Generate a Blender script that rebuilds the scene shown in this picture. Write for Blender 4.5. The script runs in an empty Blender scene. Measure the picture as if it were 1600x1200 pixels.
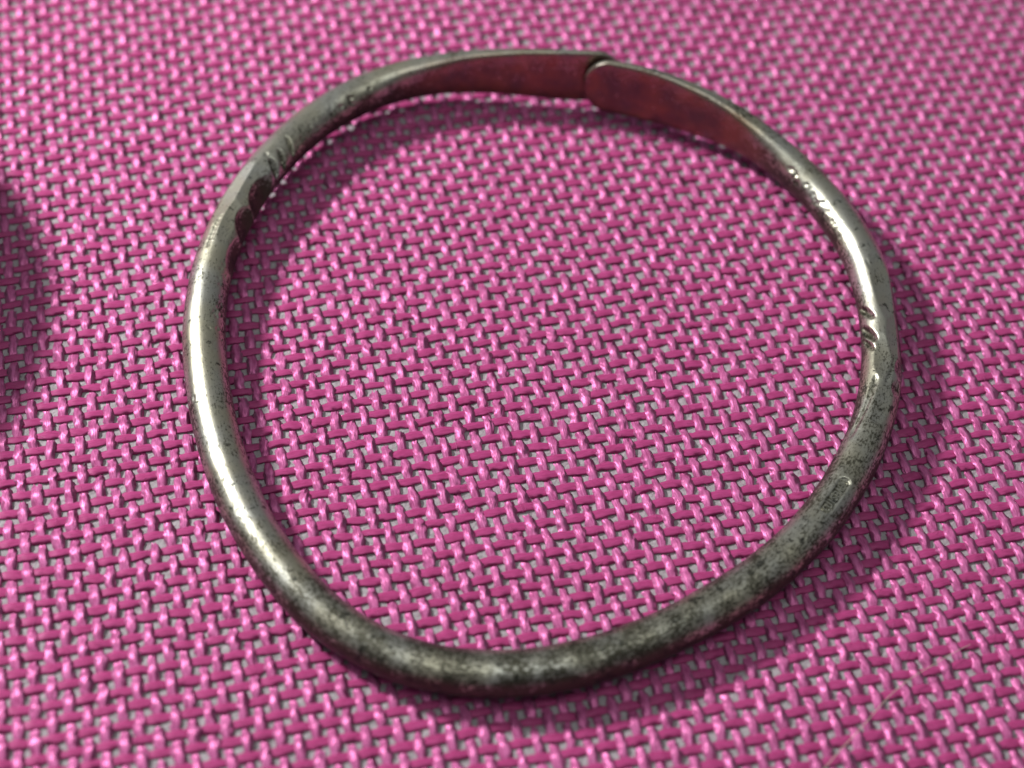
import bpy, math, random
import numpy as np
from mathutils import Matrix, Vector

MM = 0.001
rng = np.random.default_rng(7)
random.seed(7)
sc = bpy.context.scene
COL = sc.collection

# ------------------------------------------------------------------ camera
cam_d = bpy.data.cameras.new("camera")
cam = bpy.data.objects.new("camera", cam_d)
COL.objects.link(cam)
cam_d.sensor_fit = 'HORIZONTAL'
cam_d.sensor_width = 36.0
cam_d.lens = 36.0 * 2761.06 / 1600.0
cam_d.clip_start = 0.005
cam_d.clip_end = 20.0
RIGHT = (0.99922297, 0.0, 0.03941386)
UP = (-0.02386112, 0.79592204, 0.60492871)
BACK = (-0.03137036, -0.60539913, 0.79530359)
CP = (-5.17740643 * MM, -99.91588851 * MM, 131.25797714 * MM)
cam.matrix_world = Matrix(((RIGHT[0], UP[0], BACK[0], CP[0]),
                           (RIGHT[1], UP[1], BACK[1], CP[1]),
                           (RIGHT[2], UP[2], BACK[2], CP[2]),
                           (0, 0, 0, 1)))
cam_d.dof.use_dof = True
cam_d.dof.focus_distance = 0.1605
cam_d.dof.aperture_fstop = 18.5
sc.camera = cam

# ------------------------------------------------------------------ light
world = bpy.data.worlds.new("World")
sc.world = world
world.use_nodes = True
bg = world.node_tree.nodes["Background"]
bg.inputs[0].default_value = (0.95, 0.97, 1.0, 1)
bg.inputs[1].default_value = 0.135


def area_lamp(name, az, el, dist, size, power, colour):
    d = bpy.data.lights.new(name, 'AREA')
    d.shape = 'DISK'
    d.size = size
    d.energy = power
    d.color = colour
    o = bpy.data.objects.new(name, d)
    COL.objects.link(o)
    v = Vector((math.cos(el) * math.cos(az), math.cos(el) * math.sin(az), math.sin(el)))
    o.location = v * dist
    o.rotation_euler = v.to_track_quat('Z', 'Y').to_euler()
    return o


KEY_AZ, KEY_EL = math.radians(151), math.radians(38.5)
area_lamp("key_lamp", KEY_AZ, KEY_EL, 0.38, 0.045, 1.72, (1.0, 0.985, 0.96))
area_lamp("ceiling_lamp", math.radians(-80), math.radians(84), 1.0, 0.75, 2.1, (0.97, 1.0, 0.96))

sc.view_settings.view_transform = 'Standard'
sc.view_settings.look = 'None'
sc.view_settings.exposure = 0.0
sc.view_settings.gamma = 1.0
sc.view_settings.use_curve_mapping = False


# ------------------------------------------------------------------ helpers
def tag(o, label=None, cat=None, group=None, kind=None):
    if label: o["label"] = label
    if cat: o["category"] = cat
    if group: o["group"] = group
    if kind: o["kind"] = kind
    return o


def empty(name, loc=(0, 0, 0)):
    o = bpy.data.objects.new(name, None)
    o.empty_display_size = 0.01
    o.location = loc
    COL.objects.link(o)
    return o


def link(name, me, mat=None, parent=None):
    o = bpy.data.objects.new(name, me)
    COL.objects.link(o)
    if mat is not None:
        me.materials.append(mat)
    if parent is not None:
        o.parent = parent
    return o


def quad_mesh(name, co, quads, smooth=True, uv=None, attrs=None, tris=None):
    me = bpy.data.meshes.new(name)
    co = np.asarray(co, dtype=np.float32)
    quads = np.asarray(quads, dtype=np.int32)
    nq = len(quads)
    nt = 0 if tris is None else len(tris)
    me.vertices.add(len(co))
    me.vertices.foreach_set("co", co.ravel())
    idx = quads.ravel()
    starts = np.arange(nq, dtype=np.int32) * 4
    if nt:
        tris = np.asarray(tris, dtype=np.int32)
        starts = np.concatenate([starts, nq * 4 + np.arange(nt, dtype=np.int32) * 3])
        idx = np.concatenate([idx, tris.ravel()])
    me.loops.add(len(idx))
    me.loops.foreach_set("vertex_index", idx)
    me.polygons.add(nq + nt)
    me.polygons.foreach_set("loop_start", starts)
    me.polygons.foreach_set("use_smooth", np.full(nq + nt, smooth, dtype=bool))
    if uv is not None:
        l = me.uv_layers.new(name="UVMap")
        l.data.foreach_set("uv", np.asarray(uv, dtype=np.float32)[idx].ravel())
    if attrs:
        for k, v in attrs.items():
            a = me.attributes.new(k, 'FLOAT', 'POINT')
            a.data.foreach_set("value", np.asarray(v, dtype=np.float32))
    me.update()
    me.validate()
    return me


def tube_quads(nr, ns):
    i = np.arange(nr - 1)[:, None]
    k = np.arange(ns)[None, :]
    k2 = (k + 1) % ns
    return np.stack([i * ns + k, i * ns + k2, (i + 1) * ns + k2, (i + 1) * ns + k], -1).reshape(-1, 4)


def smooth_noise(x, knots, seed_vals):
    """cubic-ish interpolation of random knot values (rows: independent channels)"""
    n = seed_vals.shape[-1]
    k = np.clip(np.floor(x * knots).astype(int), 0, n - 2)
    f = np.clip(x * knots - k, 0, 1)
    f = f * f * (3 - 2 * f)
    return seed_vals[..., k] * (1 - f) + seed_vals[..., k + 1] * f


# ------------------------------------------------------------------ materials
def new_mat(name):
    m = bpy.data.materials.new(name)
    m.use_nodes = True
    nt = m.node_tree
    b = nt.nodes["Principled BSDF"]
    return m, nt, b


def N(nt, t, **kw):
    n = nt.nodes.new(t)
    for k, v in kw.items():
        setattr(n, k, v)
    return n


def mathn(nt, op, a, b=None, clamp=False):
    n = N(nt, 'ShaderNodeMath', operation=op, use_clamp=clamp)
    for i, v in enumerate((a, b)):
        if v is None: continue
        if isinstance(v, (int, float)):
            n.inputs[i].default_value = v
        else:
            nt.links.new(v, n.inputs[i])
    return n.outputs[0]


def ramp(nt, fac, stops, interp='LINEAR'):
    r = N(nt, 'ShaderNodeValToRGB')
    r.color_ramp.interpolation = interp
    e = r.color_ramp.elements
    while len(e) < len(stops): e.new(0.5)
    for el, (p, c) in zip(e, stops):
        el.position = p
        el.color = (c, c, c, 1) if isinstance(c, (int, float)) else (*c, 1)
    nt.links.new(fac, r.inputs[0])
    return r.outputs[0]


def mixc(nt, fac, a, b, mode='MIX'):
    n = N(nt, 'ShaderNodeMix', data_type='RGBA', blend_type=mode)
    for sock, v in ((n.inputs[0], fac), (n.inputs[6], a), (n.inputs[7], b)):
        if isinstance(v, (int, float)):
            sock.default_value = v
        elif isinstance(v, tuple):
            sock.default_value = (*v, 1)
        else:
            nt.links.new(v, sock)
    return n.outputs[2]


def noise(nt, vec, scale, detail=2.0, rough=0.5):
    n = N(nt, 'ShaderNodeTexNoise')
    n.inputs['Scale'].default_value = scale
    n.inputs['Detail'].default_value = detail
    n.inputs['Roughness'].default_value = rough
    nt.links.new(vec, n.inputs['Vector'])
    return n.outputs[0]


def yarn_material(name, dark, light, rough, streak, bump_strength, spec=0.5, satin=0.0):
    m, nt, b = new_mat(name)
    uvn = N(nt, 'ShaderNodeUVMap', uv_map="UVMap")
    mp = N(nt, 'ShaderNodeMapping')
    mp.inputs['Scale'].default_value = (streak, 1.1, 1)
    nt.links.new(uvn.outputs[0], mp.inputs[0])
    oi = N(nt, 'ShaderNodeObjectInfo')
    off = N(nt, 'ShaderNodeCombineXYZ')
    nt.links.new(mathn(nt, 'MULTIPLY', oi.outputs['Random'], 57.0), off.inputs[2])
    va = N(nt, 'ShaderNodeVectorMath', operation='ADD')
    nt.links.new(mp.outputs[0], va.inputs[0])
    nt.links.new(off.outputs[0], va.inputs[1])
    v = va.outputs[0]
    fib = noise(nt, v, 1.0, 3.0, 0.6)
    blotch = N(nt, 'ShaderNodeTexCoord')
    big = noise(nt, blotch.outputs['Object'], 700.0, 2.0)
    f = mathn(nt, 'ADD', mathn(nt, 'MULTIPLY', ramp(nt, fib, [(0.36, 0.0), (0.64, 1.0)]), 0.65),
              mathn(nt, 'MULTIPLY', ramp(nt, big, [(0.3, 0.0), (0.7, 1.0)]), 0.35))
    nt.links.new(mixc(nt, f, dark, light), b.inputs['Base Color'])
    b.inputs['Roughness'].default_value = rough
    b.inputs['Specular IOR Level'].default_value = spec
    b.inputs['Specular Tint'].default_value = (1.0, 0.62, 0.86, 1)
    b.inputs['Metallic'].default_value = satin      # satin sheen of drawn filaments
    b.inputs['Anisotropic'].default_value = 0.65
    tgn = N(nt, 'ShaderNodeTangent', direction_type='UV_MAP', uv_map="UVMap")
    nt.links.new(tgn.outputs[0], b.inputs['Tangent'])
    b.inputs['Sheen Weight'].default_value = 0.15
    b.inputs['Sheen Tint'].default_value = (1.0, 0.6, 0.85, 1)
    bp = N(nt, 'ShaderNodeBump')
    bp.inputs['Strength'].default_value = bump_strength
    bp.inputs['Distance'].default_value = 0.00006
    nt.links.new(fib, bp.inputs['Height'])
    nt.links.new(bp.outputs[0], b.inputs['Normal'])
    return m


M_WARP = yarn_material("pink_warp_yarn", (0.46, 0.062, 0.225), (0.84, 0.235, 0.54), 0.41, 6.0, 1.0, 0.8, 0.27)
M_WEFT = yarn_material("magenta_weft_yarn", (0.36, 0.036, 0.150), (0.50, 0.066, 0.235), 0.48, 6.0, 0.35)

M_BACK, nt, b = new_mat("grey_coating")
tc = N(nt, 'ShaderNodeTexCoord')
g = noise(nt, tc.outputs['Object'], 1500.0, 4.0, 0.6)
nt.links.new(mixc(nt, ramp(nt, g, [(0.3, 0), (0.7, 1)]), (0.31, 0.28, 0.30), (0.46, 0.42, 0.45)), b.inputs['Base Color'])
b.inputs['Roughness'].default_value = 0.75
bp = N(nt, 'ShaderNodeBump'); bp.inputs['Strength'].default_value = 0.8; bp.inputs['Distance'].default_value = 0.0002
nt.links.new(noise(nt, tc.outputs['Object'], 2600.0, 3.0), bp.inputs['Height'])
nt.links.new(bp.outputs[0], b.inputs['Normal'])


def metal_material():
    m, nt, b = new_mat("tarnished_silver")
    tc = N(nt, 'ShaderNodeTexCoord')
    ob = tc.outputs['Object']
    uvn = N(nt, 'ShaderNodeUVMap', uv_map="UVMap")
    at = N(nt, 'ShaderNodeAttribute', attribute_name="tarnish_shade")
    cu = N(nt, 'ShaderNodeAttribute', attribute_name="copper_reflection")
    # patchy sulphide film: broad clouds broken up by fine grain
    broad = noise(nt, ob, 420.0, 4.0, 0.62)
    mpf = N(nt, 'ShaderNodeMapping'); mpf.inputs['Scale'].default_value = (0.55, 1.0, 1)
    nt.links.new(uvn.outputs[0], mpf.inputs[0])
    grain = noise(nt, mpf.outputs[0], 4.6, 6.0, 0.72)     # lies along the wire
    fine = mathn(nt, 'ADD', mathn(nt, 'MULTIPLY', grain, 0.75), mathn(nt, 'MULTIPLY', noise(nt, ob, 3600.0, 4.0, 0.7), 0.25))
    mp = N(nt, 'ShaderNodeMapping'); mp.inputs['Scale'].default_value = (0.35, 2.2, 1)
    nt.links.new(uvn.outputs[0], mp.inputs[0])
    drag = noise(nt, mp.outputs[0], 3.0, 4.0, 0.6)      # streaks along the wire
    def dev(v, k): return mathn(nt, 'MULTIPLY', mathn(nt, 'SUBTRACT', v, 0.5), k)
    t = mathn(nt, 'ADD', dev(broad, 0.42), dev(fine, 0.92))
    t = mathn(nt, 'ADD', t, dev(drag, 0.30))
    t = mathn(nt, 'ADD', t, at.outputs['Fac'])
    film = ramp(nt, t, [(0.45, 0.0), (0.50, 0.5), (0.56, 1.0)])
    spots = ramp(nt, mathn(nt, 'ADD', noise(nt, ob, 900.0, 3.0, 0.65),
                           mathn(nt, 'MULTIPLY', mathn(nt, 'SUBTRACT', at.outputs['Fac'], 0.5), 0.35)),
                 [(0.60, 0.0), (0.66, 1.0)])
    hue = ramp(nt, noise(nt, ob, 260.0, 2.0), [(0.35, (0.52, 0.525, 0.475)), (0.65, (0.52, 0.50, 0.385))])
    c1 = mixc(nt, film, hue, (0.080, 0.077, 0.056))
    c1 = mixc(nt, mathn(nt, 'MULTIPLY', spots, 0.8), c1, (0.04, 0.042, 0.036))
    cpn = ramp(nt, noise(nt, ob, 330.0, 3.0), [(0.35, (0.17, 0.115, 0.105)), (0.62, (0.33, 0.165, 0.105))])
    c1 = mixc(nt, mathn(nt, 'MULTIPLY', cu.outputs['Fac'], 0.75), c1, cpn)
    nt.links.new(c1, b.inputs['Base Color'])
    b.inputs['Metallic'].default_value = 0.90
    r = mathn(nt, 'ADD', 0.33, mathn(nt, 'MULTIPLY', film, 0.10))
    r = mathn(nt, 'ADD', r, mathn(nt, 'MULTIPLY', mathn(nt, 'SUBTRACT', fine, 0.5), 0.25))
    r = mathn(nt, 'SUBTRACT', r, mathn(nt, 'MULTIPLY', cu.outputs['Fac'], 0.10))
    nt.links.new(r, b.inputs['Roughness'])
    mp2 = N(nt, 'ShaderNodeMapping'); mp2.inputs['Scale'].default_value = (0.5, 14.0, 1)
    nt.links.new(uvn.outputs[0], mp2.inputs[0])
    scr = noise(nt, mp2.outputs[0], 2.0, 3.0, 0.7)
    h = mathn(nt, 'ADD', mathn(nt, 'MULTIPLY', fine, 0.7), mathn(nt, 'MULTIPLY', scr, 0.3))
    h = mathn(nt, 'SUBTRACT', h, mathn(nt, 'MULTIPLY', spots, 0.35))
    h = mathn(nt, 'ADD', h, mathn(nt, 'MULTIPLY', mathn(nt, 'MULTIPLY', broad, cu.outputs['Fac']), 4.0))
    bp = N(nt, 'ShaderNodeBump'); bp.inputs['Strength'].default_value = 0.36; bp.inputs['Distance'].default_value = 0.00008
    nt.links.new(h, bp.inputs['Height'])
    nt.links.new(bp.outputs[0], b.inputs['Normal'])
    return m


M_SILVER = metal_material()

M_HAIR, nt, b = new_mat("pale_hair")
b.inputs['Base Color'].default_value = (0.88, 0.74, 0.62, 1)
b.inputs['Roughness'].default_value = 0.35
b.inputs['Transmission Weight'].default_value = 0.35

M_CASTER, nt, b = new_mat("caster_finish")  # dark finish of the added shadow caster
tc = N(nt, 'ShaderNodeTexCoord')
nt.links.new(mixc(nt, noise(nt, tc.outputs['Object'], 300.0, 3.0), (0.07, 0.07, 0.075), (0.11, 0.11, 0.115)), b.inputs['Base Color'])
b.inputs['Roughness'].default_value = 0.45

# ------------------------------------------------------------------ the cloth
U = 1.35                       # warp pitch, mm
V = 1.5796                     # weft pitch, mm
DA = np.array([0.97686, 0.21387])     # along the weft
DB = np.array([0.21387, -0.97686])    # along the warp
P0 = np.array([-2.49, 2.99])          # a crossing where the warp lies on top
# the woven area that is built thread by thread (mm), the rest is far outside the frame
POLY = np.array([(-68.0, 62.0), (70.0, 68.0), (50.0, -46.0), (-50.0, -48.0)])

cloth = empty("woven_cloth", (0, 0, 0.20 * MM))
tag(cloth, "pink open plain-weave cloth with grey coating showing through its holes", "cloth", kind="structure")


def clip_line(p, d):
    t0, t1 = -1e9, 1e9
    n = len(POLY)
    for i in range(n):
        a, c = POLY[i], POLY[(i + 1) % n]
        e = c - a
        nrm = np.array([e[1], -e[0]])          # inward for a clockwise polygon
        den = nrm @ d
        num = nrm @ (a - p)
        if abs(den) < 1e-9:
            if num > 0: return None
            continue
        t = num / den
        if den > 0: t0 = max(t0, t)
        else: t1 = min(t1, t)
    return (t0, t1) if t1 - t0 > 4 else None


SW = [(rng.uniform(0, 6.28), rng.uniform(0, 6.28), 2 * math.pi / rng.uniform(14, 60), rng.uniform(0, 6.28), rng.uniform(0.02, 0.10)) for _ in range(10)]


def sway(x, y):
    """slack and pulled places: neighbouring yarns wander together"""
    ax = np.zeros_like(x); ay = np.zeros_like(y)
    for (d1, d2, k, p, a) in SW:
        w = np.sin((x * math.cos(d1) + y * math.sin(d1)) * k + p) * a
        ax += w * math.cos(d2); ay += w * math.sin(d2)
    return ax, ay


def crimp(x, p):
    c = np.cos(math.pi * x)
    return np.sign(c) * np.abs(c) ** p


def thread(name, base, d, side, pitch, sgn, amp, hw, hh, ns, rpc, mat, lumps, power, twist, lean=0.0):
    """one yarn: centre line follows the weave, section is a lumpy bundle"""
    r = clip_line(base, d)
    if r is None: return None
    t0, t1 = r
    nr = int((t1 - t0) / pitch * rpc) + 2
    t = np.linspace(t0, t1, nr)
    x = t / pitch
    L = int(x[-1] - x[0]) + 6
    u = x - x[0]
    # per-crossing irregularity
    latv = rng.normal(0, 0.032, (1, L)); hv = rng.normal(0, 0.018, (1, L)); wv = rng.normal(1, 0.08, (1, L))
    lat = smooth_noise(u, 1.0, latv)[0]
    lat += 0.05 * np.interp(u, np.arange(0, L + 12, 12.0), rng.normal(0, 1, len(np.arange(0, L + 12, 12.0))))
    hz = smooth_noise(u, 1.0, hv)[0]
    w = smooth_noise(u, 1.0, wv)[0]
    z = sgn * amp * crimp(x - lean, power) + hz
    over = 0.5 + 0.5 * sgn * crimp(x - lean, 1.0)
    half_w = hw * w * (0.90 + 0.16 * over)
    half_h = hh * (0.95 + 0.12 * over)
    ph = np.arange(ns) / ns * 2 * math.pi
    # filament ridges: alternate profile points bulge, each with its own slow wander
    nk = L * 4 + 8
    lump = smooth_noise(u, 3.6, rng.normal(0, 1, (ns, nk)))            # ns x nr
    alt = np.where(np.arange(ns) % 2 == 0, 1.0, -1.0)[:, None]
    rad = 1 + lumps * (0.55 * alt + 0.6 * lump)
    ang = ph[:, None] + (twist * np.sin(u * 0.9 + rng.uniform(0, 6)) + twist * 0.8 * smooth_noise(u, 1.0, rng.normal(0, 1, (1, L)))[0])[None, :]
    cs, sn = np.cos(ang), np.sin(ang)
    sx = np.sign(cs) * np.abs(cs) ** 0.75
    sz = np.sign(sn) * np.abs(sn) ** 0.65
    # local frame in (d, z)
    dz = np.gradient(z, t)
    nl = np.sqrt(1 + dz * dz)
    off_s = (half_w[None, :] * sx * rad)
    off_n = (half_h[None, :] * sz * rad)
    px = base[0] + d[0] * t[None, :] + side[0] * (lat[None, :] + off_s) + off_n * (-dz / nl)[None, :] * d[0]
    py = base[1] + d[1] * t[None, :] + side[1] * (lat[None, :] + off_s) + off_n * (-dz / nl)[None, :] * d[1]
    pz = z[None, :] + off_n * (1 / nl)[None, :]
    wx, wy = sway(px, py)
    px, py = px + wx, py + wy
    co = np.stack([px, py, pz], -1).transpose(1, 0, 2).reshape(-1, 3) * MM
    uv = np.stack([np.broadcast_to(0.5 + 0.5 * sx, px.shape), np.broadcast_to(t[None, :], px.shape)], -1).transpose(1, 0, 2).reshape(-1, 2)
    me = quad_mesh(name, co, tube_quads(nr, ns), True, uv)
    return link(name, me, mat, cloth)


WARP_AMP, WEFT_AMP = 0.15, 0.045
for i in range(-70, 71):
    base = P0 + DA * (U * i + rng.normal(0, 0.035))
    s = 1.0 if i % 2 == 0 else -1.0
    thread("warp_thread", base, DB, DA, V, s, WARP_AMP, 0.365, 0.085, 18, 10, M_WARP, 0.36, 0.85, 0.40, 0.17)
for j in range(-60, 61):
    base = P0 + DB * (V * j + rng.normal(0, 0.04))
    s = -1.0 if j % 2 == 0 else 1.0
    thread("weft_thread", base, DA, -DB, U, s, WEFT_AMP, 0.39, 0.082, 12, 7, M_WEFT, 0.18, 0.9, 0.25)

# grey coating under the yarns (a thin sheet with slight unevenness)
nx = 60
gx, gy = np.meshgrid(np.linspace(-74, 76, nx), np.linspace(-54, 74, nx))
gz = -0.095 + 0.015 * rng.normal(size=gx.shape)
top = np.stack([gx, gy, gz], -1).reshape(-1, 3)
bot = top.copy(); bot[:, 2] = -0.75
ii = np.arange(nx - 1)
q = np.array([(a * nx + c, a * nx + c + 1, (a + 1) * nx + c + 1, (a + 1) * nx + c) for a in ii for c in ii])
qb = q[:, ::-1] + nx * nx
edge = list(range(nx)) + [r * nx + nx - 1 for r in range(1, nx)] + [(nx - 1) * nx + c for c in range(nx - 2, -1, -1)] + [r * nx for r in range(nx - 2, 0, -1)]
qs = np.array([(edge[k], edge[k] + nx * nx, edge[(k + 1) % len(edge)] + nx * nx, edge[(k + 1) % len(edge)]) for k in range(len(edge))])
link("coating", quad_mesh("coating", np.vstack([top, bot]) * MM, np.vstack([q, qb, qs])), M_BACK, cloth)

# loose filaments standing off the yarns, far too many to count
fv, fq_ = [], []
NF = 3200
lam = rng.uniform(0, 1, (NF, 2))
top_l, top_r, bot_r, bot_l = POLY
fp = ((1 - lam[:, :1]) * (1 - lam[:, 1:]) * top_l + lam[:, :1] * (1 - lam[:, 1:]) * top_r + lam[:, :1] * lam[:, 1:] * bot_r + (1 - lam[:, :1]) * lam[:, 1:] * bot_l)
fa = np.where(rng.uniform(size=NF) < 0.65, math.atan2(DB[1], DB[0]), math.atan2(DA[1], DA[0])) + rng.normal(0, 0.55, NF)
fl = rng.gamma(3.0, 0.22, NF); fh = np.abs(rng.normal(0.10, 0.09, NF)); fb = rng.normal(0, 0.35, NF)
NSEG = 6
tt = np.linspace(0, 1, NSEG)
for k in range(NF):
    ang = fa[k] + fb[k] * (tt - 0.5) * 2
    x_ = fp[k, 0] + np.cumsum(np.cos(ang)) * fl[k] / NSEG
    y_ = fp[k, 1] + np.cumsum(np.sin(ang)) * fl[k] / NSEG
    z_ = 0.12 + fh[k] * np.sin(tt * math.pi * 0.8) * 1.6
    base_i = len(fv) * 3 * NSEG
    w_ = 0.011
    nx_, ny_ = -np.sin(ang) * w_, np.cos(ang) * w_
    fv.append(np.stack([np.stack([x_ + nx_, y_ + ny_, z_], -1), np.stack([x_ - nx_, y_ - ny_, z_], -1), np.stack([x_, y_, z_ + 1.7 * w_], -1)], 1).reshape(-1, 3))
    fq_.append(tube_quads(NSEG, 3) + base_i)
fz = link("fuzz", quad_mesh("fuzz", np.vstack(fv) * MM, np.vstack(fq_), True, np.zeros((NF * 3 * NSEG, 2))), M_WARP, cloth)
tag(fz, kind="stuff")

# the cloth going on outside the frame, too far out to tell its yarns apart
M_FAR, nt, b = new_mat("weave_from_afar")
tc = N(nt, 'ShaderNodeTexCoord')
mp = N(nt, 'ShaderNodeMapping'); mp.inputs['Rotation'].default_value = (0, 0, -math.radians(12.35))
nt.links.new(tc.outputs['Object'], mp.inputs[0])
ck = N(nt, 'ShaderNodeTexChecker'); ck.inputs['Scale'].default_value = 1000 / 1.46
nt.links.new(mp.outputs[0], ck.inputs['Vector'])
ck.inputs['Color1'].default_value = (0.64, 0.12, 0.38, 1); ck.inputs['Color2'].default_value = (0.40, 0.06, 0.20, 1)
nt.links.new(ck.outputs[0], b.inputs['Base Color'])
b.inputs['Roughness'].default_value = 0.55
OUT = np.array([(-300, 300), (300, 300), (300, -300), (-300, -300)], float)
fr = np.zeros((16, 3))
fr[0:4, :2] = POLY; fr[4:8, :2] = OUT; fr[0:8, 2] = 0.12
fr[8:16] = fr[0:8]; fr[8:16, 2] = -0.8
fq = []
for k in range(4):
    n_ = (k + 1) % 4
    fq += [(k, n_, 4 + n_, 4 + k), (8 + n_, 8 + k, 12 + k, 12 + n_), (n_, k, 8 + k, 8 + n_), (4 + k, 4 + n_, 12 + n_, 12 + k)]
far = link("outer_weave", quad_mesh("outer_weave", fr * MM, [f[::-1] for f in fq], False), M_FAR, cloth)
tag(far, kind="stuff")

# ------------------------------------------------------------------ the bracelet
# centre line: x, y, z, half thickness across, half height (mm), from the tucked-in end round to the other end
CL = np.array([[11.3, 37.19, 4.67, 0.41, 2.94], [8.11, 36.83, 4.83, 0.43, 3.29], [4.92, 36.84, 4.83, 0.48, 3.33], [1.21, 37.19, 4.67, 0.57, 3.1], [-1.99, 37.51, 4.46, 0.71, 2.8], [-5.2, 37.59, 4.22, 0.92, 2.53], [-8.92, 37.17, 3.95, 1.22, 2.29], [-12.0, 36.29, 3.75, 1.48, 2.15], [-14.9, 34.92, 3.6, 1.69, 2.05], [-17.92, 32.73, 3.49, 1.84, 1.98], [-20.17, 30.45, 3.45, 1.91, 1.94], [-22.13, 27.89, 3.45, 1.93, 1.92], [-24.08, 24.69, 3.45, 1.92, 1.92], [-25.5, 21.81, 3.43, 1.91, 1.91], [-26.69, 18.83, 3.37, 1.9, 1.91], [-27.78, 15.25, 3.27, 1.9, 1.9], [-28.42, 12.12, 3.17, 1.91, 1.91], [-28.78, 8.93, 3.07, 1.92, 1.92], [-28.84, 5.19, 2.96, 1.92, 1.92], [-28.6, 2.0, 2.87, 1.93, 1.93], [-28.12, -1.18, 2.76, 1.93, 1.93], [-27.33, -4.84, 2.61, 1.93, 1.93], [-26.49, -7.94, 2.49, 1.93, 1.93], [-25.5, -10.98, 2.41, 1.94, 1.94], [-24.1, -14.44, 2.38, 1.95, 1.95], [-22.66, -17.3, 2.39, 1.95, 1.95], [-21.01, -20.06, 2.4, 1.95, 1.95], [-18.83, -23.13, 2.4, 1.95, 1.95], [-16.71, -25.54, 2.4, 1.95, 1.95], [-14.31, -27.66, 2.4, 1.95, 1.95], [-11.14, -29.62, 2.4, 1.95, 1.95], [-8.16, -30.79, 2.4, 1.96, 1.96], [-5.02, -31.47, 2.4, 1.96, 1.96], [-1.28, -31.66, 2.4, 1.98, 1.98], [1.92, -31.35, 2.4, 1.98, 1.98], [5.05, -30.65, 2.4, 1.98, 1.98], [8.59, -29.44, 2.4, 1.98, 1.98], [11.51, -28.11, 2.4, 1.98, 1.98], [14.32, -26.58, 2.4, 1.98, 1.98], [17.49, -24.58, 2.4, 1.97, 1.97], [20.09, -22.7, 2.4, 1.96, 1.96], [22.55, -20.63, 2.4, 1.95, 1.95], [25.18, -17.98, 2.43, 1.95, 1.95], [27.2, -15.5, 2.48, 1.95, 1.95], [29.01, -12.85, 2.56, 1.95, 1.95], [30.88, -9.6, 2.67, 1.95, 1.95], [32.25, -6.7, 2.77, 1.94, 1.94], [33.33, -3.69, 2.88, 1.92, 1.92], [34.18, -0.06, 3.0, 1.9, 1.9], [34.59, 3.13, 3.1, 1.9, 1.9], [34.76, 6.34, 3.19, 1.9, 1.9], [34.61, 10.09, 3.28, 1.9, 1.9], [34.12, 13.25, 3.36, 1.91, 1.9], [33.25, 16.32, 3.45, 1.9, 1.9], [31.73, 19.73, 3.59, 1.86, 1.89], [30.07, 22.49, 3.75, 1.76, 1.91], [28.14, 25.07, 3.95, 1.59, 1.99], [25.59, 27.81, 4.22, 1.34, 2.18], [23.12, 29.81, 4.47, 1.11, 2.45], [20.4, 31.47, 4.69, 0.9, 2.8], [17.0, 33.07, 4.85, 0.7, 3.22], [13.99, 34.21, 4.89, 0.57, 3.5], [10.92, 35.11, 4.86, 0.48, 3.58], [7.25, 35.77, 4.79, 0.4, 3.33]])
LIFT = 0.0
CL[:, 2] += LIFT
TOTAL = 215.6


def catmull(P, n):
    """dense Catmull-Rom through the points, resampled evenly by arc length"""
    Q = np.vstack([2 * P[0] - P[1], P, 2 * P[-1] - P[-2]])
    out = []
    for k in range(1, len(Q) - 2):
        t = np.linspace(0, 1, 60, endpoint=False)[:, None]
        a, b_, c, d = Q[k - 1], Q[k], Q[k + 1], Q[k + 2]
        out.append(0.5 * (2 * b_ + (c - a) * t + (2 * a - 5 * b_ + 4 * c - d) * t ** 2 + (3 * b_ - a - 3 * c + d) * t ** 3))
    out.append(P[-1:])
    D = np.vstack(out)
    s = np.r_[0, np.cumsum(np.linalg.norm(np.diff(D[:, :3], axis=0), axis=1))]
    return D, s / s[-1], s[-1]


DENSE, DS, LEN = catmull(CL, 0)
# smooth the dense line a little (polygon corners of the trace)
ker = np.exp(-0.5 * (np.arange(-90, 91) / 40.0) ** 2); ker /= ker.sum()
pad = np.pad(DENSE, ((90, 90), (0, 0)), mode='reflect', reflect_type='odd')
DENSE = np.stack([np.convolve(pad[:, k], ker, mode='valid') for k in range(5)], 1)


def at(s):
    return np.stack([np.interp(s, DS, DENSE[:, k]) for k in range(5)], -1)


CENTRE = np.array([2.5, 3.0])


def frame(s):
    e = 0.002
    T = at(np.clip(s + e, 0, 1))[..., :3] - at(np.clip(s - e, 0, 1))[..., :3]
    T /= np.linalg.norm(T, axis=-1, keepdims=True)
    O = np.stack([-T[..., 1], T[..., 0], np.zeros_like(T[..., 0])], -1)
    O /= np.linalg.norm(O, axis=-1, keepdims=True)
    C = at(s)[..., :2]
    sg = np.sign(np.sum(O[..., :2] * (C - CENTRE), -1, keepdims=True))
    O = O * sg
    Zv = np.cross(T, O)
    Zv = Zv * np.sign(Zv[..., 2:3])
    return T, O, Zv


NS = 96
e_ = np.linspace(0, 1, 60, endpoint=False)
endpart = (1 - np.cos(e_ * math.pi / 2)) * (3.2 / LEN)
mid = np.linspace(3.2 / LEN, 1 - 3.2 / LEN, 3300)
S = np.concatenate([endpart + 1e-5, mid, (1 - endpart[::-1]) - 1e-5])
NR = len(S)
C5 = at(S)
T_, O_, Z_ = frame(S)
smm = S * LEN
rx, rz = C5[:, 3].copy(), C5[:, 4].copy()
# hand-worked unevenness
def wob(per, amp):
    k = int(LEN / per) + 3
    return amp * smooth_noise(smm, 1 / per, rng.normal(0, 1, (1, k)))[0]
rx *= 1 + wob(9, 0.012) + wob(3.0, 0.006)
rz *= 1 + wob(9, 0.012) + wob(3.0, 0.006)
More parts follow.
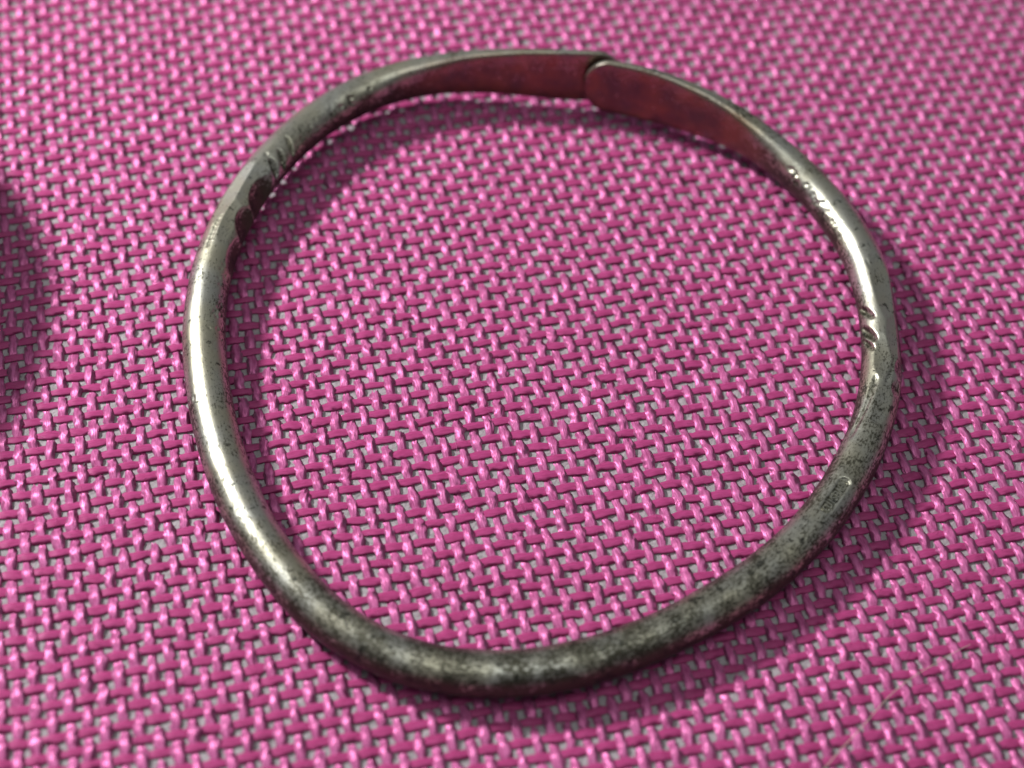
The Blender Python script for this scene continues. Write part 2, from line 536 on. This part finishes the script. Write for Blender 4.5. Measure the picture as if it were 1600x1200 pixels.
# rounded tips
for dist in (smm, LEN - smm):
    k = np.clip(dist / 3.0, 0, 1)
    rz *= np.sqrt(np.clip(1 - (1 - k) ** 2, 0.0004, 1))
    k = np.clip(dist / 0.35, 0, 1)
    rx *= np.sqrt(np.clip(1 - (1 - k) ** 2, 0.004, 1)) * 0.85 + 0.15 * (k > 0)
th = np.arange(NS) / NS * 2 * math.pi
flat = np.clip(1 - C5[:, 3] / C5[:, 4], 0, 1)
pw = 2 / (2 + 2.6 * flat)
ct, st = np.cos(th)[None, :], np.sin(th)[None, :]
o = rx[:, None] * np.sign(ct) * np.abs(ct) ** pw[:, None]
z = rz[:, None] * np.sign(st) * np.abs(st) ** pw[:, None]
# faint hammer marks all over
hm = sum(a * np.sin(smm[:, None] * fx + np.cos(th * kx + p1)[None, :] * 2 + p2) for a, fx, kx, p1, p2 in
         [(0.010, 0.9, 2, 0.3, 1.0), (0.005, 1.9, 3, 1.3, 0.2), (0.0015, 4.3, 4, 2.1, 3.0)])
o += hm * ct; z += hm * st


def cut(s0, theta, depth, rs, rt, skew=0.0, shift=0.0):
    """file / punch a hollow: flatten everything beyond a curved cutter surface"""
    global o, z
    sig = smm - s0 * LEN
    sel = np.abs(sig) < 6.5
    if not sel.any(): return
    a = math.radians(theta)
    n = (math.cos(a), math.sin(a)); tn = (-math.sin(a), math.cos(a))
    oo, zz = o[sel], z[sel]
    tau = oo * tn[0] + zz * tn[1] - shift
    h = oo * n[0] + zz * n[1]
    r0 = np.interp(s0, DS, DENSE[:, 3]) * abs(n[0]) ** 2 + np.interp(s0, DS, DENSE[:, 4]) * abs(n[1]) ** 2
    sg = sig[sel][:, None] - skew * tau
    lim = r0 - depth + sg ** 2 / (2 * rs) + tau ** 2 / (2 * rt)
    ex = np.clip(h - lim, 0, None)
    ex[h < 0] = 0
    CUTD[sel] += ex * (rt < 80)
    o[sel] = oo - ex * n[0]; z[sel] = zz - ex * n[1]


CUTD = np.zeros_like(o)      # metal taken off; the surface is coloured darker there
# left side: filed notches on the inner edge and a punched gouge outside
cut(0.1835, 128, 0.42, 0.16, 4.0, skew=0.55)
cut(0.1925, 138, 0.42, 0.20, 4.0, skew=0.5)
cut(0.1990, 136, 0.48, 0.28, 4.0, skew=0.45)
cut(0.196, 92, 0.10, 0.8, 0.6, skew=0.3)
cut(0.2155, 154, 0.62, 4.6, 60.0, skew=0.35)
cut(0.2350, 156, 0.58, 3.6, 60.0, skew=0.35)
cut(0.2540, 163, 0.30, 9.0, 60.0)
cut(0.2230, 118, 0.08, 0.3, 1.2, skew=-0.8)
for k in range(9):
    f = k / 8
    cut(0.2315 + 0.021 * f, 74 - 3 * f, 0.10 + 0.004 * (k % 2), 3.0, 0.40)
# broad planed facet on top between the notches
cut(0.213, 108, 0.20, 45.0, 120.0)
cut(0.236, 104, 0.16, 40.0, 120.0, skew=0.4)
cut(0.222, 66, 0.20, 45.0, 120.0, skew=-0.4)
# right side
cut(0.7910, 143, 0.34, 0.70, 3.0, skew=1.1)
cut(0.7790, 141, 0.42, 0.80, 3.0, skew=1.1)
cut(0.7730, 143, 0.26, 0.60, 3.0, skew=1.1)
cut(0.8030, 74, 0.34, 30.0, 150.0, skew=0.5)
cut(0.7800, 62, 0.24, 22.0, 150.0, skew=-0.5)
cut(0.7880, 22, 0.36, 60.0, 150.0)
cut(0.7660, 98, 0.18, 18.0, 150.0, skew=0.6)
cut(0.7420, 78, 0.16, 25.0, 150.0, skew=-0.5)
for k in range(9):
    f = k / 8
    cut(0.8165 - 0.020 * f, 92 + 2 * f, 0.08 + 0.006 * (k % 2), 2.6, 0.4)
for k in range(10):
    f = k / 9
    cut(0.7500 - 0.026 * f, 112 + 20 * f, 0.13 + 0.005 * (k % 2), 5.0, 0.40)
for k in range(26):      # long chased line twisting over the wire
    f = k / 25
    cut(0.8180 - 0.048 * f, 104 - 62 * f, 0.12 * math.sin(math.pi * (0.12 + 0.8 * f)) + 0.02, 2.2, 0.22)
for k in range(18):
    f = k / 17
    cut(0.7690 - 0.030 * f, 60 + 34 * f, 0.10 * math.sin(math.pi * (0.12 + 0.8 * f)) + 0.02, 2.2, 0.22)
cut(0.7620, 38, 0.22, 2.5, 8.0)
cut(0.7500, 45, 0.18, 2.2, 8.0)
cut(0.7230, 128, 0.07, 5.0, 0.35)
# pits left by hammering, on the inner shoulders
for k in range(46):
    cut(rng.uniform(0.832, 0.884), rng.normal(143, 10), rng.uniform(0.015, 0.075), rng.uniform(0.3, 1.2), rng.uniform(0.2, 0.6), rng.normal(0, 0.8))
for k in range(26):
    cut(rng.uniform(0.140, 0.182), rng.normal(137, 8), rng.uniform(0.03, 0.12), rng.uniform(0.2, 0.8), rng.uniform(0.2, 0.5), rng.normal(0, 0.5))
for k in range(34):
    cut(rng.uniform(0.235, 0.31), rng.normal(138, 9), rng.uniform(0.02, 0.07), rng.uniform(0.15, 0.5), rng.uniform(0.15, 0.4), rng.normal(0, 0.5))
for k in range(150):
    cut(rng.uniform(0.05, 0.95), rng.uniform(30, 160), rng.uniform(0.006, 0.022), rng.uniform(0.2, 1.2), rng.uniform(0.1, 0.5), rng.normal(0, 0.8))

# hallmark: a sunken rounded panel, its floor kept flat for the letters
HM_S, HM_TH, HM_L, HM_W = 0.6870, 84.0, 4.2, 1.05
a_ = math.radians(HM_TH)
hn = (math.cos(a_), math.sin(a_)); ht = (-math.sin(a_), math.cos(a_))
sig = smm - HM_S * LEN
sel = np.abs(sig) < HM_L
oo, zz = o[sel], z[sel]
tau = oo * ht[0] + zz * ht[1]; h = oo * hn[0] + zz * hn[1]
dx = np.clip(np.abs(sig[sel])[:, None] - (HM_L - HM_W) / 2, 0, None)
inside = np.clip((HM_W / 2 - np.sqrt(dx ** 2 + tau ** 2)) / 0.09, 0, 1)
FLOOR = 1.95 - 0.20
ex = np.clip(h - FLOOR, 0, None) * inside * (h > 0)
o[sel] = oo - ex * hn[0]; z[sel] = zz - ex * hn[1]

P = C5[:, None, :3] + o[..., None] * O_[:, None, :] + z[..., None] * Z_[:, None, :]
co = P.reshape(-1, 3)
quads = tube_quads(NR, NS)
# orientation so that normals point outward
v0, v1, v3 = co[quads[NR * 20, 0]], co[quads[NR * 20, 1]], co[quads[NR * 20, 3]]
ctr = C5[quads[NR * 20, 0] // NS, :3]
if np.dot(np.cross(v1 - v0, v3 - v0), v0 - ctr) < 0:
    quads = quads[:, ::-1]
caps = []
for ring, flip in ((0, False), (NR - 1, True)):
    for k in range(1, NS - 1):
        t = (ring * NS, ring * NS + k, ring * NS + k + 1)
        caps.append(t)
uv = np.stack([np.broadcast_to(smm[:, None], (NR, NS)), np.broadcast_to((th * 1.9)[None, :], (NR, NS))], -1).reshape(-1, 2)
# wear and painted shade: how much sulphide film the wire carries along its length, and copper blush with painted reflection on the flattened inside
tar = np.interp(S, [0, 0.10, 0.16, 0.20, 0.26, 0.30, 0.38, 0.44, 0.50, 0.56, 0.62, 0.70, 0.74, 0.78, 0.82, 0.88, 0.93, 1.0],
                [0.43, 0.43, 0.44, 0.415, 0.425, 0.425, 0.43, 0.47, 0.52, 0.515, 0.50, 0.475, 0.46, 0.41, 0.41, 0.43, 0.46, 0.44])
tarn_shade = np.clip(CUTD * 0.32, 0, 0.11) + tar[:, None] + 0.20 * np.clip(np.abs(th - math.pi / 2) - 0.75, 0, 1)[None, :] * np.where(th < 1.5 * math.pi, 1, 0)[None, :] + 0.20 * (th >= 1.5 * math.pi)[None, :]  # darker in cuts; sides and underside darkened to mute the pink reflection
inner = np.clip(-ct * 1.6, 0, 1)
near = np.clip(1.35 - np.sqrt(dx ** 2 + tau ** 2) / 0.75, 0, 1) * (h > 0)      # rubbed bright round the stamp
tarn_shade[sel] = tarn_shade[sel] * (1 - near) + (0.385 + 0.125 * inside) * near
cop = np.clip((flat - 0.25) / 0.3, 0, 1)[:, None] * inner  # coppery tint, partly the cloth's reflection painted into the colour
bracelet = empty("bracelet", (0, 0, 0))
tag(bracelet, "tarnished silver wire bangle with flattened overlapping ends lying on pink cloth", "bracelet")
me = quad_mesh("band", co * MM, quads, True, uv, {"tarnish_shade": tarn_shade.ravel(), "copper_reflection": cop.ravel()}, tris=caps)
band = link("band", me, M_SILVER, bracelet)
tag(band, "dark-spotted round silver wire beaten flat at both ends")

# worn raised letters on the floor of the hallmark
GL = {  # strokes on a 0..1 box
    'C': [(1, .85, .5, 1), (.5, 1, 0, .7), (0, .7, 0, .3), (0, .3, .5, 0), (.5, 0, 1, .15)],
    'H': [(0, 0, 0, 1), (1, 0, 1, 1), (0, .5, 1, .5)],
    'I': [(.5, 0, .5, 1)],
    'S': [(1, .85, .4, 1), (.4, 1, 0, .75), (0, .75, 1, .3), (1, .3, .6, 0), (.6, 0, 0, .12)],
    'P': [(0, 0, 0, 1), (0, 1, 1, .85), (1, .85, .9, .5), (.9, .5, 0, .45)],
    'A': [(0, 0, .5, 1), (.5, 1, 1, 0), (.2, .4, .8, .4)],
    'U': [(0, 1, 0, .2), (0, .2, .5, 0), (.5, 0, 1, .2), (1, .2, 1, 1)],
    '2': [(0, .8, .5, 1), (.5, 1, 1, .75), (1, .75, 0, 0), (0, 0, 1, 0)],
}
hv, hq = [], []
c5 = at(np.array([HM_S]))[0]
Th, Oh, Zh = (q[0] for q in frame(np.array([HM_S])))
# reading direction: towards the upper right, along +T here
nrm3 = Oh * hn[0] + Zh * hn[1]; tan3 = -(Oh * hn[0] * 0 + Oh * ht[0] + Zh * ht[1])
up3 = -tan3
txt = "CUISPAHU"
cw, gap = 0.30, 0.15
x0 = -(len(txt) * (cw + gap) - gap) / 2
for k, ch in enumerate(txt):
    for (xa, ya, xb, yb) in GL[ch]:
        A = np.array([x0 + k * (cw + gap) + xa * cw, (ya - 0.5) * 0.66]); B = np.array([x0 + k * (cw + gap) + xb * cw, (yb - 0.5) * 0.66])
        d = B - A; l = np.linalg.norm(d); d /= l; nn = np.array([-d[1], d[0]])
        base_i = len(hv)
        for (zz_, wd) in ((-0.05, 0.058), (0.10, 0.036)):
            for (e1, sgn) in ((A - d * 0.03, 1), (A - d * 0.03, -1), (B + d * 0.03, -1), (B + d * 0.03, 1)):
                p2 = e1 + nn * sgn * wd
                sm = HM_S + p2[0] / LEN
                cc = at(np.array([sm]))[0]
                _, o3, z3 = (q[0] for q in frame(np.array([sm])))
                hv.append(cc[:3] + (o3 * hn[0] + z3 * hn[1]) * (FLOOR + zz_) + (o3 * ht[0] + z3 * ht[1]) * p2[1])
        bi = base_i
        hq += [(bi + 4, bi + 5, bi + 6, bi + 7)] + [(bi + a, bi + (a + 1) % 4, bi + 4 + (a + 1) % 4, bi + 4 + a) for a in range(4)]
hme = quad_mesh("hallmark", np.array(hv) * MM, hq, False, np.zeros((len(hv), 2)), {"tarnish_shade": np.full(len(hv), 0.36), "copper_reflection": np.zeros(len(hv))})
hallmark = link("hallmark", hme, M_SILVER, band)
tag(hallmark, "small worn maker's stamp sunk into the wire")

# ------------------------------------------------------------------ stray hair on the cloth
HP = np.array([0, 0, 0.30]) + np.array([[21.0, -44.5, 0.8], [23.39, -40.58, 0.86], [25.14, -38.63, 0.95], [26.32, -37.32, 1.0], [28.1, -35.49, 1.0], [30.23, -33.15, 0.92], [31.45, -31.9, 0.86], [33.25, -30.44, 0.8], [35.02, -29.33, 0.76], [36.94, -28.09, 0.66], [38.74, -27.02, 0.42]])
H5 = np.hstack([HP, np.zeros((len(HP), 2))])
Dh, _, _ = catmull(H5, 0)
Dh = Dh[::12, :3]
tg = np.gradient(Dh, axis=0); tg /= np.linalg.norm(tg, axis=1, keepdims=True)
sd = np.cross(tg, [0, 0, 1.0]); sd /= np.linalg.norm(sd, axis=1, keepdims=True)
upv = np.cross(sd, tg)
tp = np.linspace(1, 0.6, len(Dh))
rg = [Dh + (sd * math.cos(k * math.pi / 3) + upv * math.sin(k * math.pi / 3)) * 0.042 * tp[:, None] for k in range(6)]
hco = np.stack(rg, 1).reshape(-1, 3)
hair = link("hair_strand", quad_mesh("hair_strand", hco * MM, tube_quads(len(Dh), 6)), M_HAIR)
tag(hair, "thin pale curved hair lying across the cloth in the lower right corner", "hair")

# ------------------------------------------------------------------ unseen round object added off the left edge to cast a shadow into the frame
CASTER_R, CASTER_H = 29.5, 13.0
sx = -math.cos(KEY_AZ); sy = -math.sin(KEY_AZ)
run = CASTER_H / math.tan(KEY_EL)
caster = empty("shadow_caster", ((-74.98 + 5.0 - sx * run) * MM, (3.47 - sy * run) * MM, 0.47 * MM))
tag(caster, "unseen low round object added beside the left edge to cast the curved shadow there", "caster")


def lathe(name, prof, mat, parent, seg=96):
    prof = np.array(prof, float)
    a = np.arange(seg) / seg * 2 * math.pi
    co = np.stack([prof[:, None, 0] * np.cos(a)[None, :], prof[:, None, 0] * np.sin(a)[None, :], np.broadcast_to(prof[:, None, 1], (len(prof), seg))], -1).reshape(-1, 3)
    return link(name, quad_mesh(name, co * MM, tube_quads(len(prof), seg)[:, ::1]), mat, parent)


R_ = CASTER_R
lathe("body", [(0.05, 0), (R_ - 1.2, 0), (R_ - .5, .3), (R_ - .4, .8), (R_ - .4, 7.5)], M_CASTER, caster)
lathe("caster_top", [(R_ - .35, 7.0), (R_, 7.0), (R_ + .1, 7.3), (R_, 7.6), (R_, CASTER_H - .8), (R_ - .3, CASTER_H - .2), (R_ - .9, CASTER_H), (R_ - 1.8, CASTER_H - .1), (R_ - 2.4, CASTER_H - .5), (0.05, CASTER_H - .5)], M_CASTER, caster)
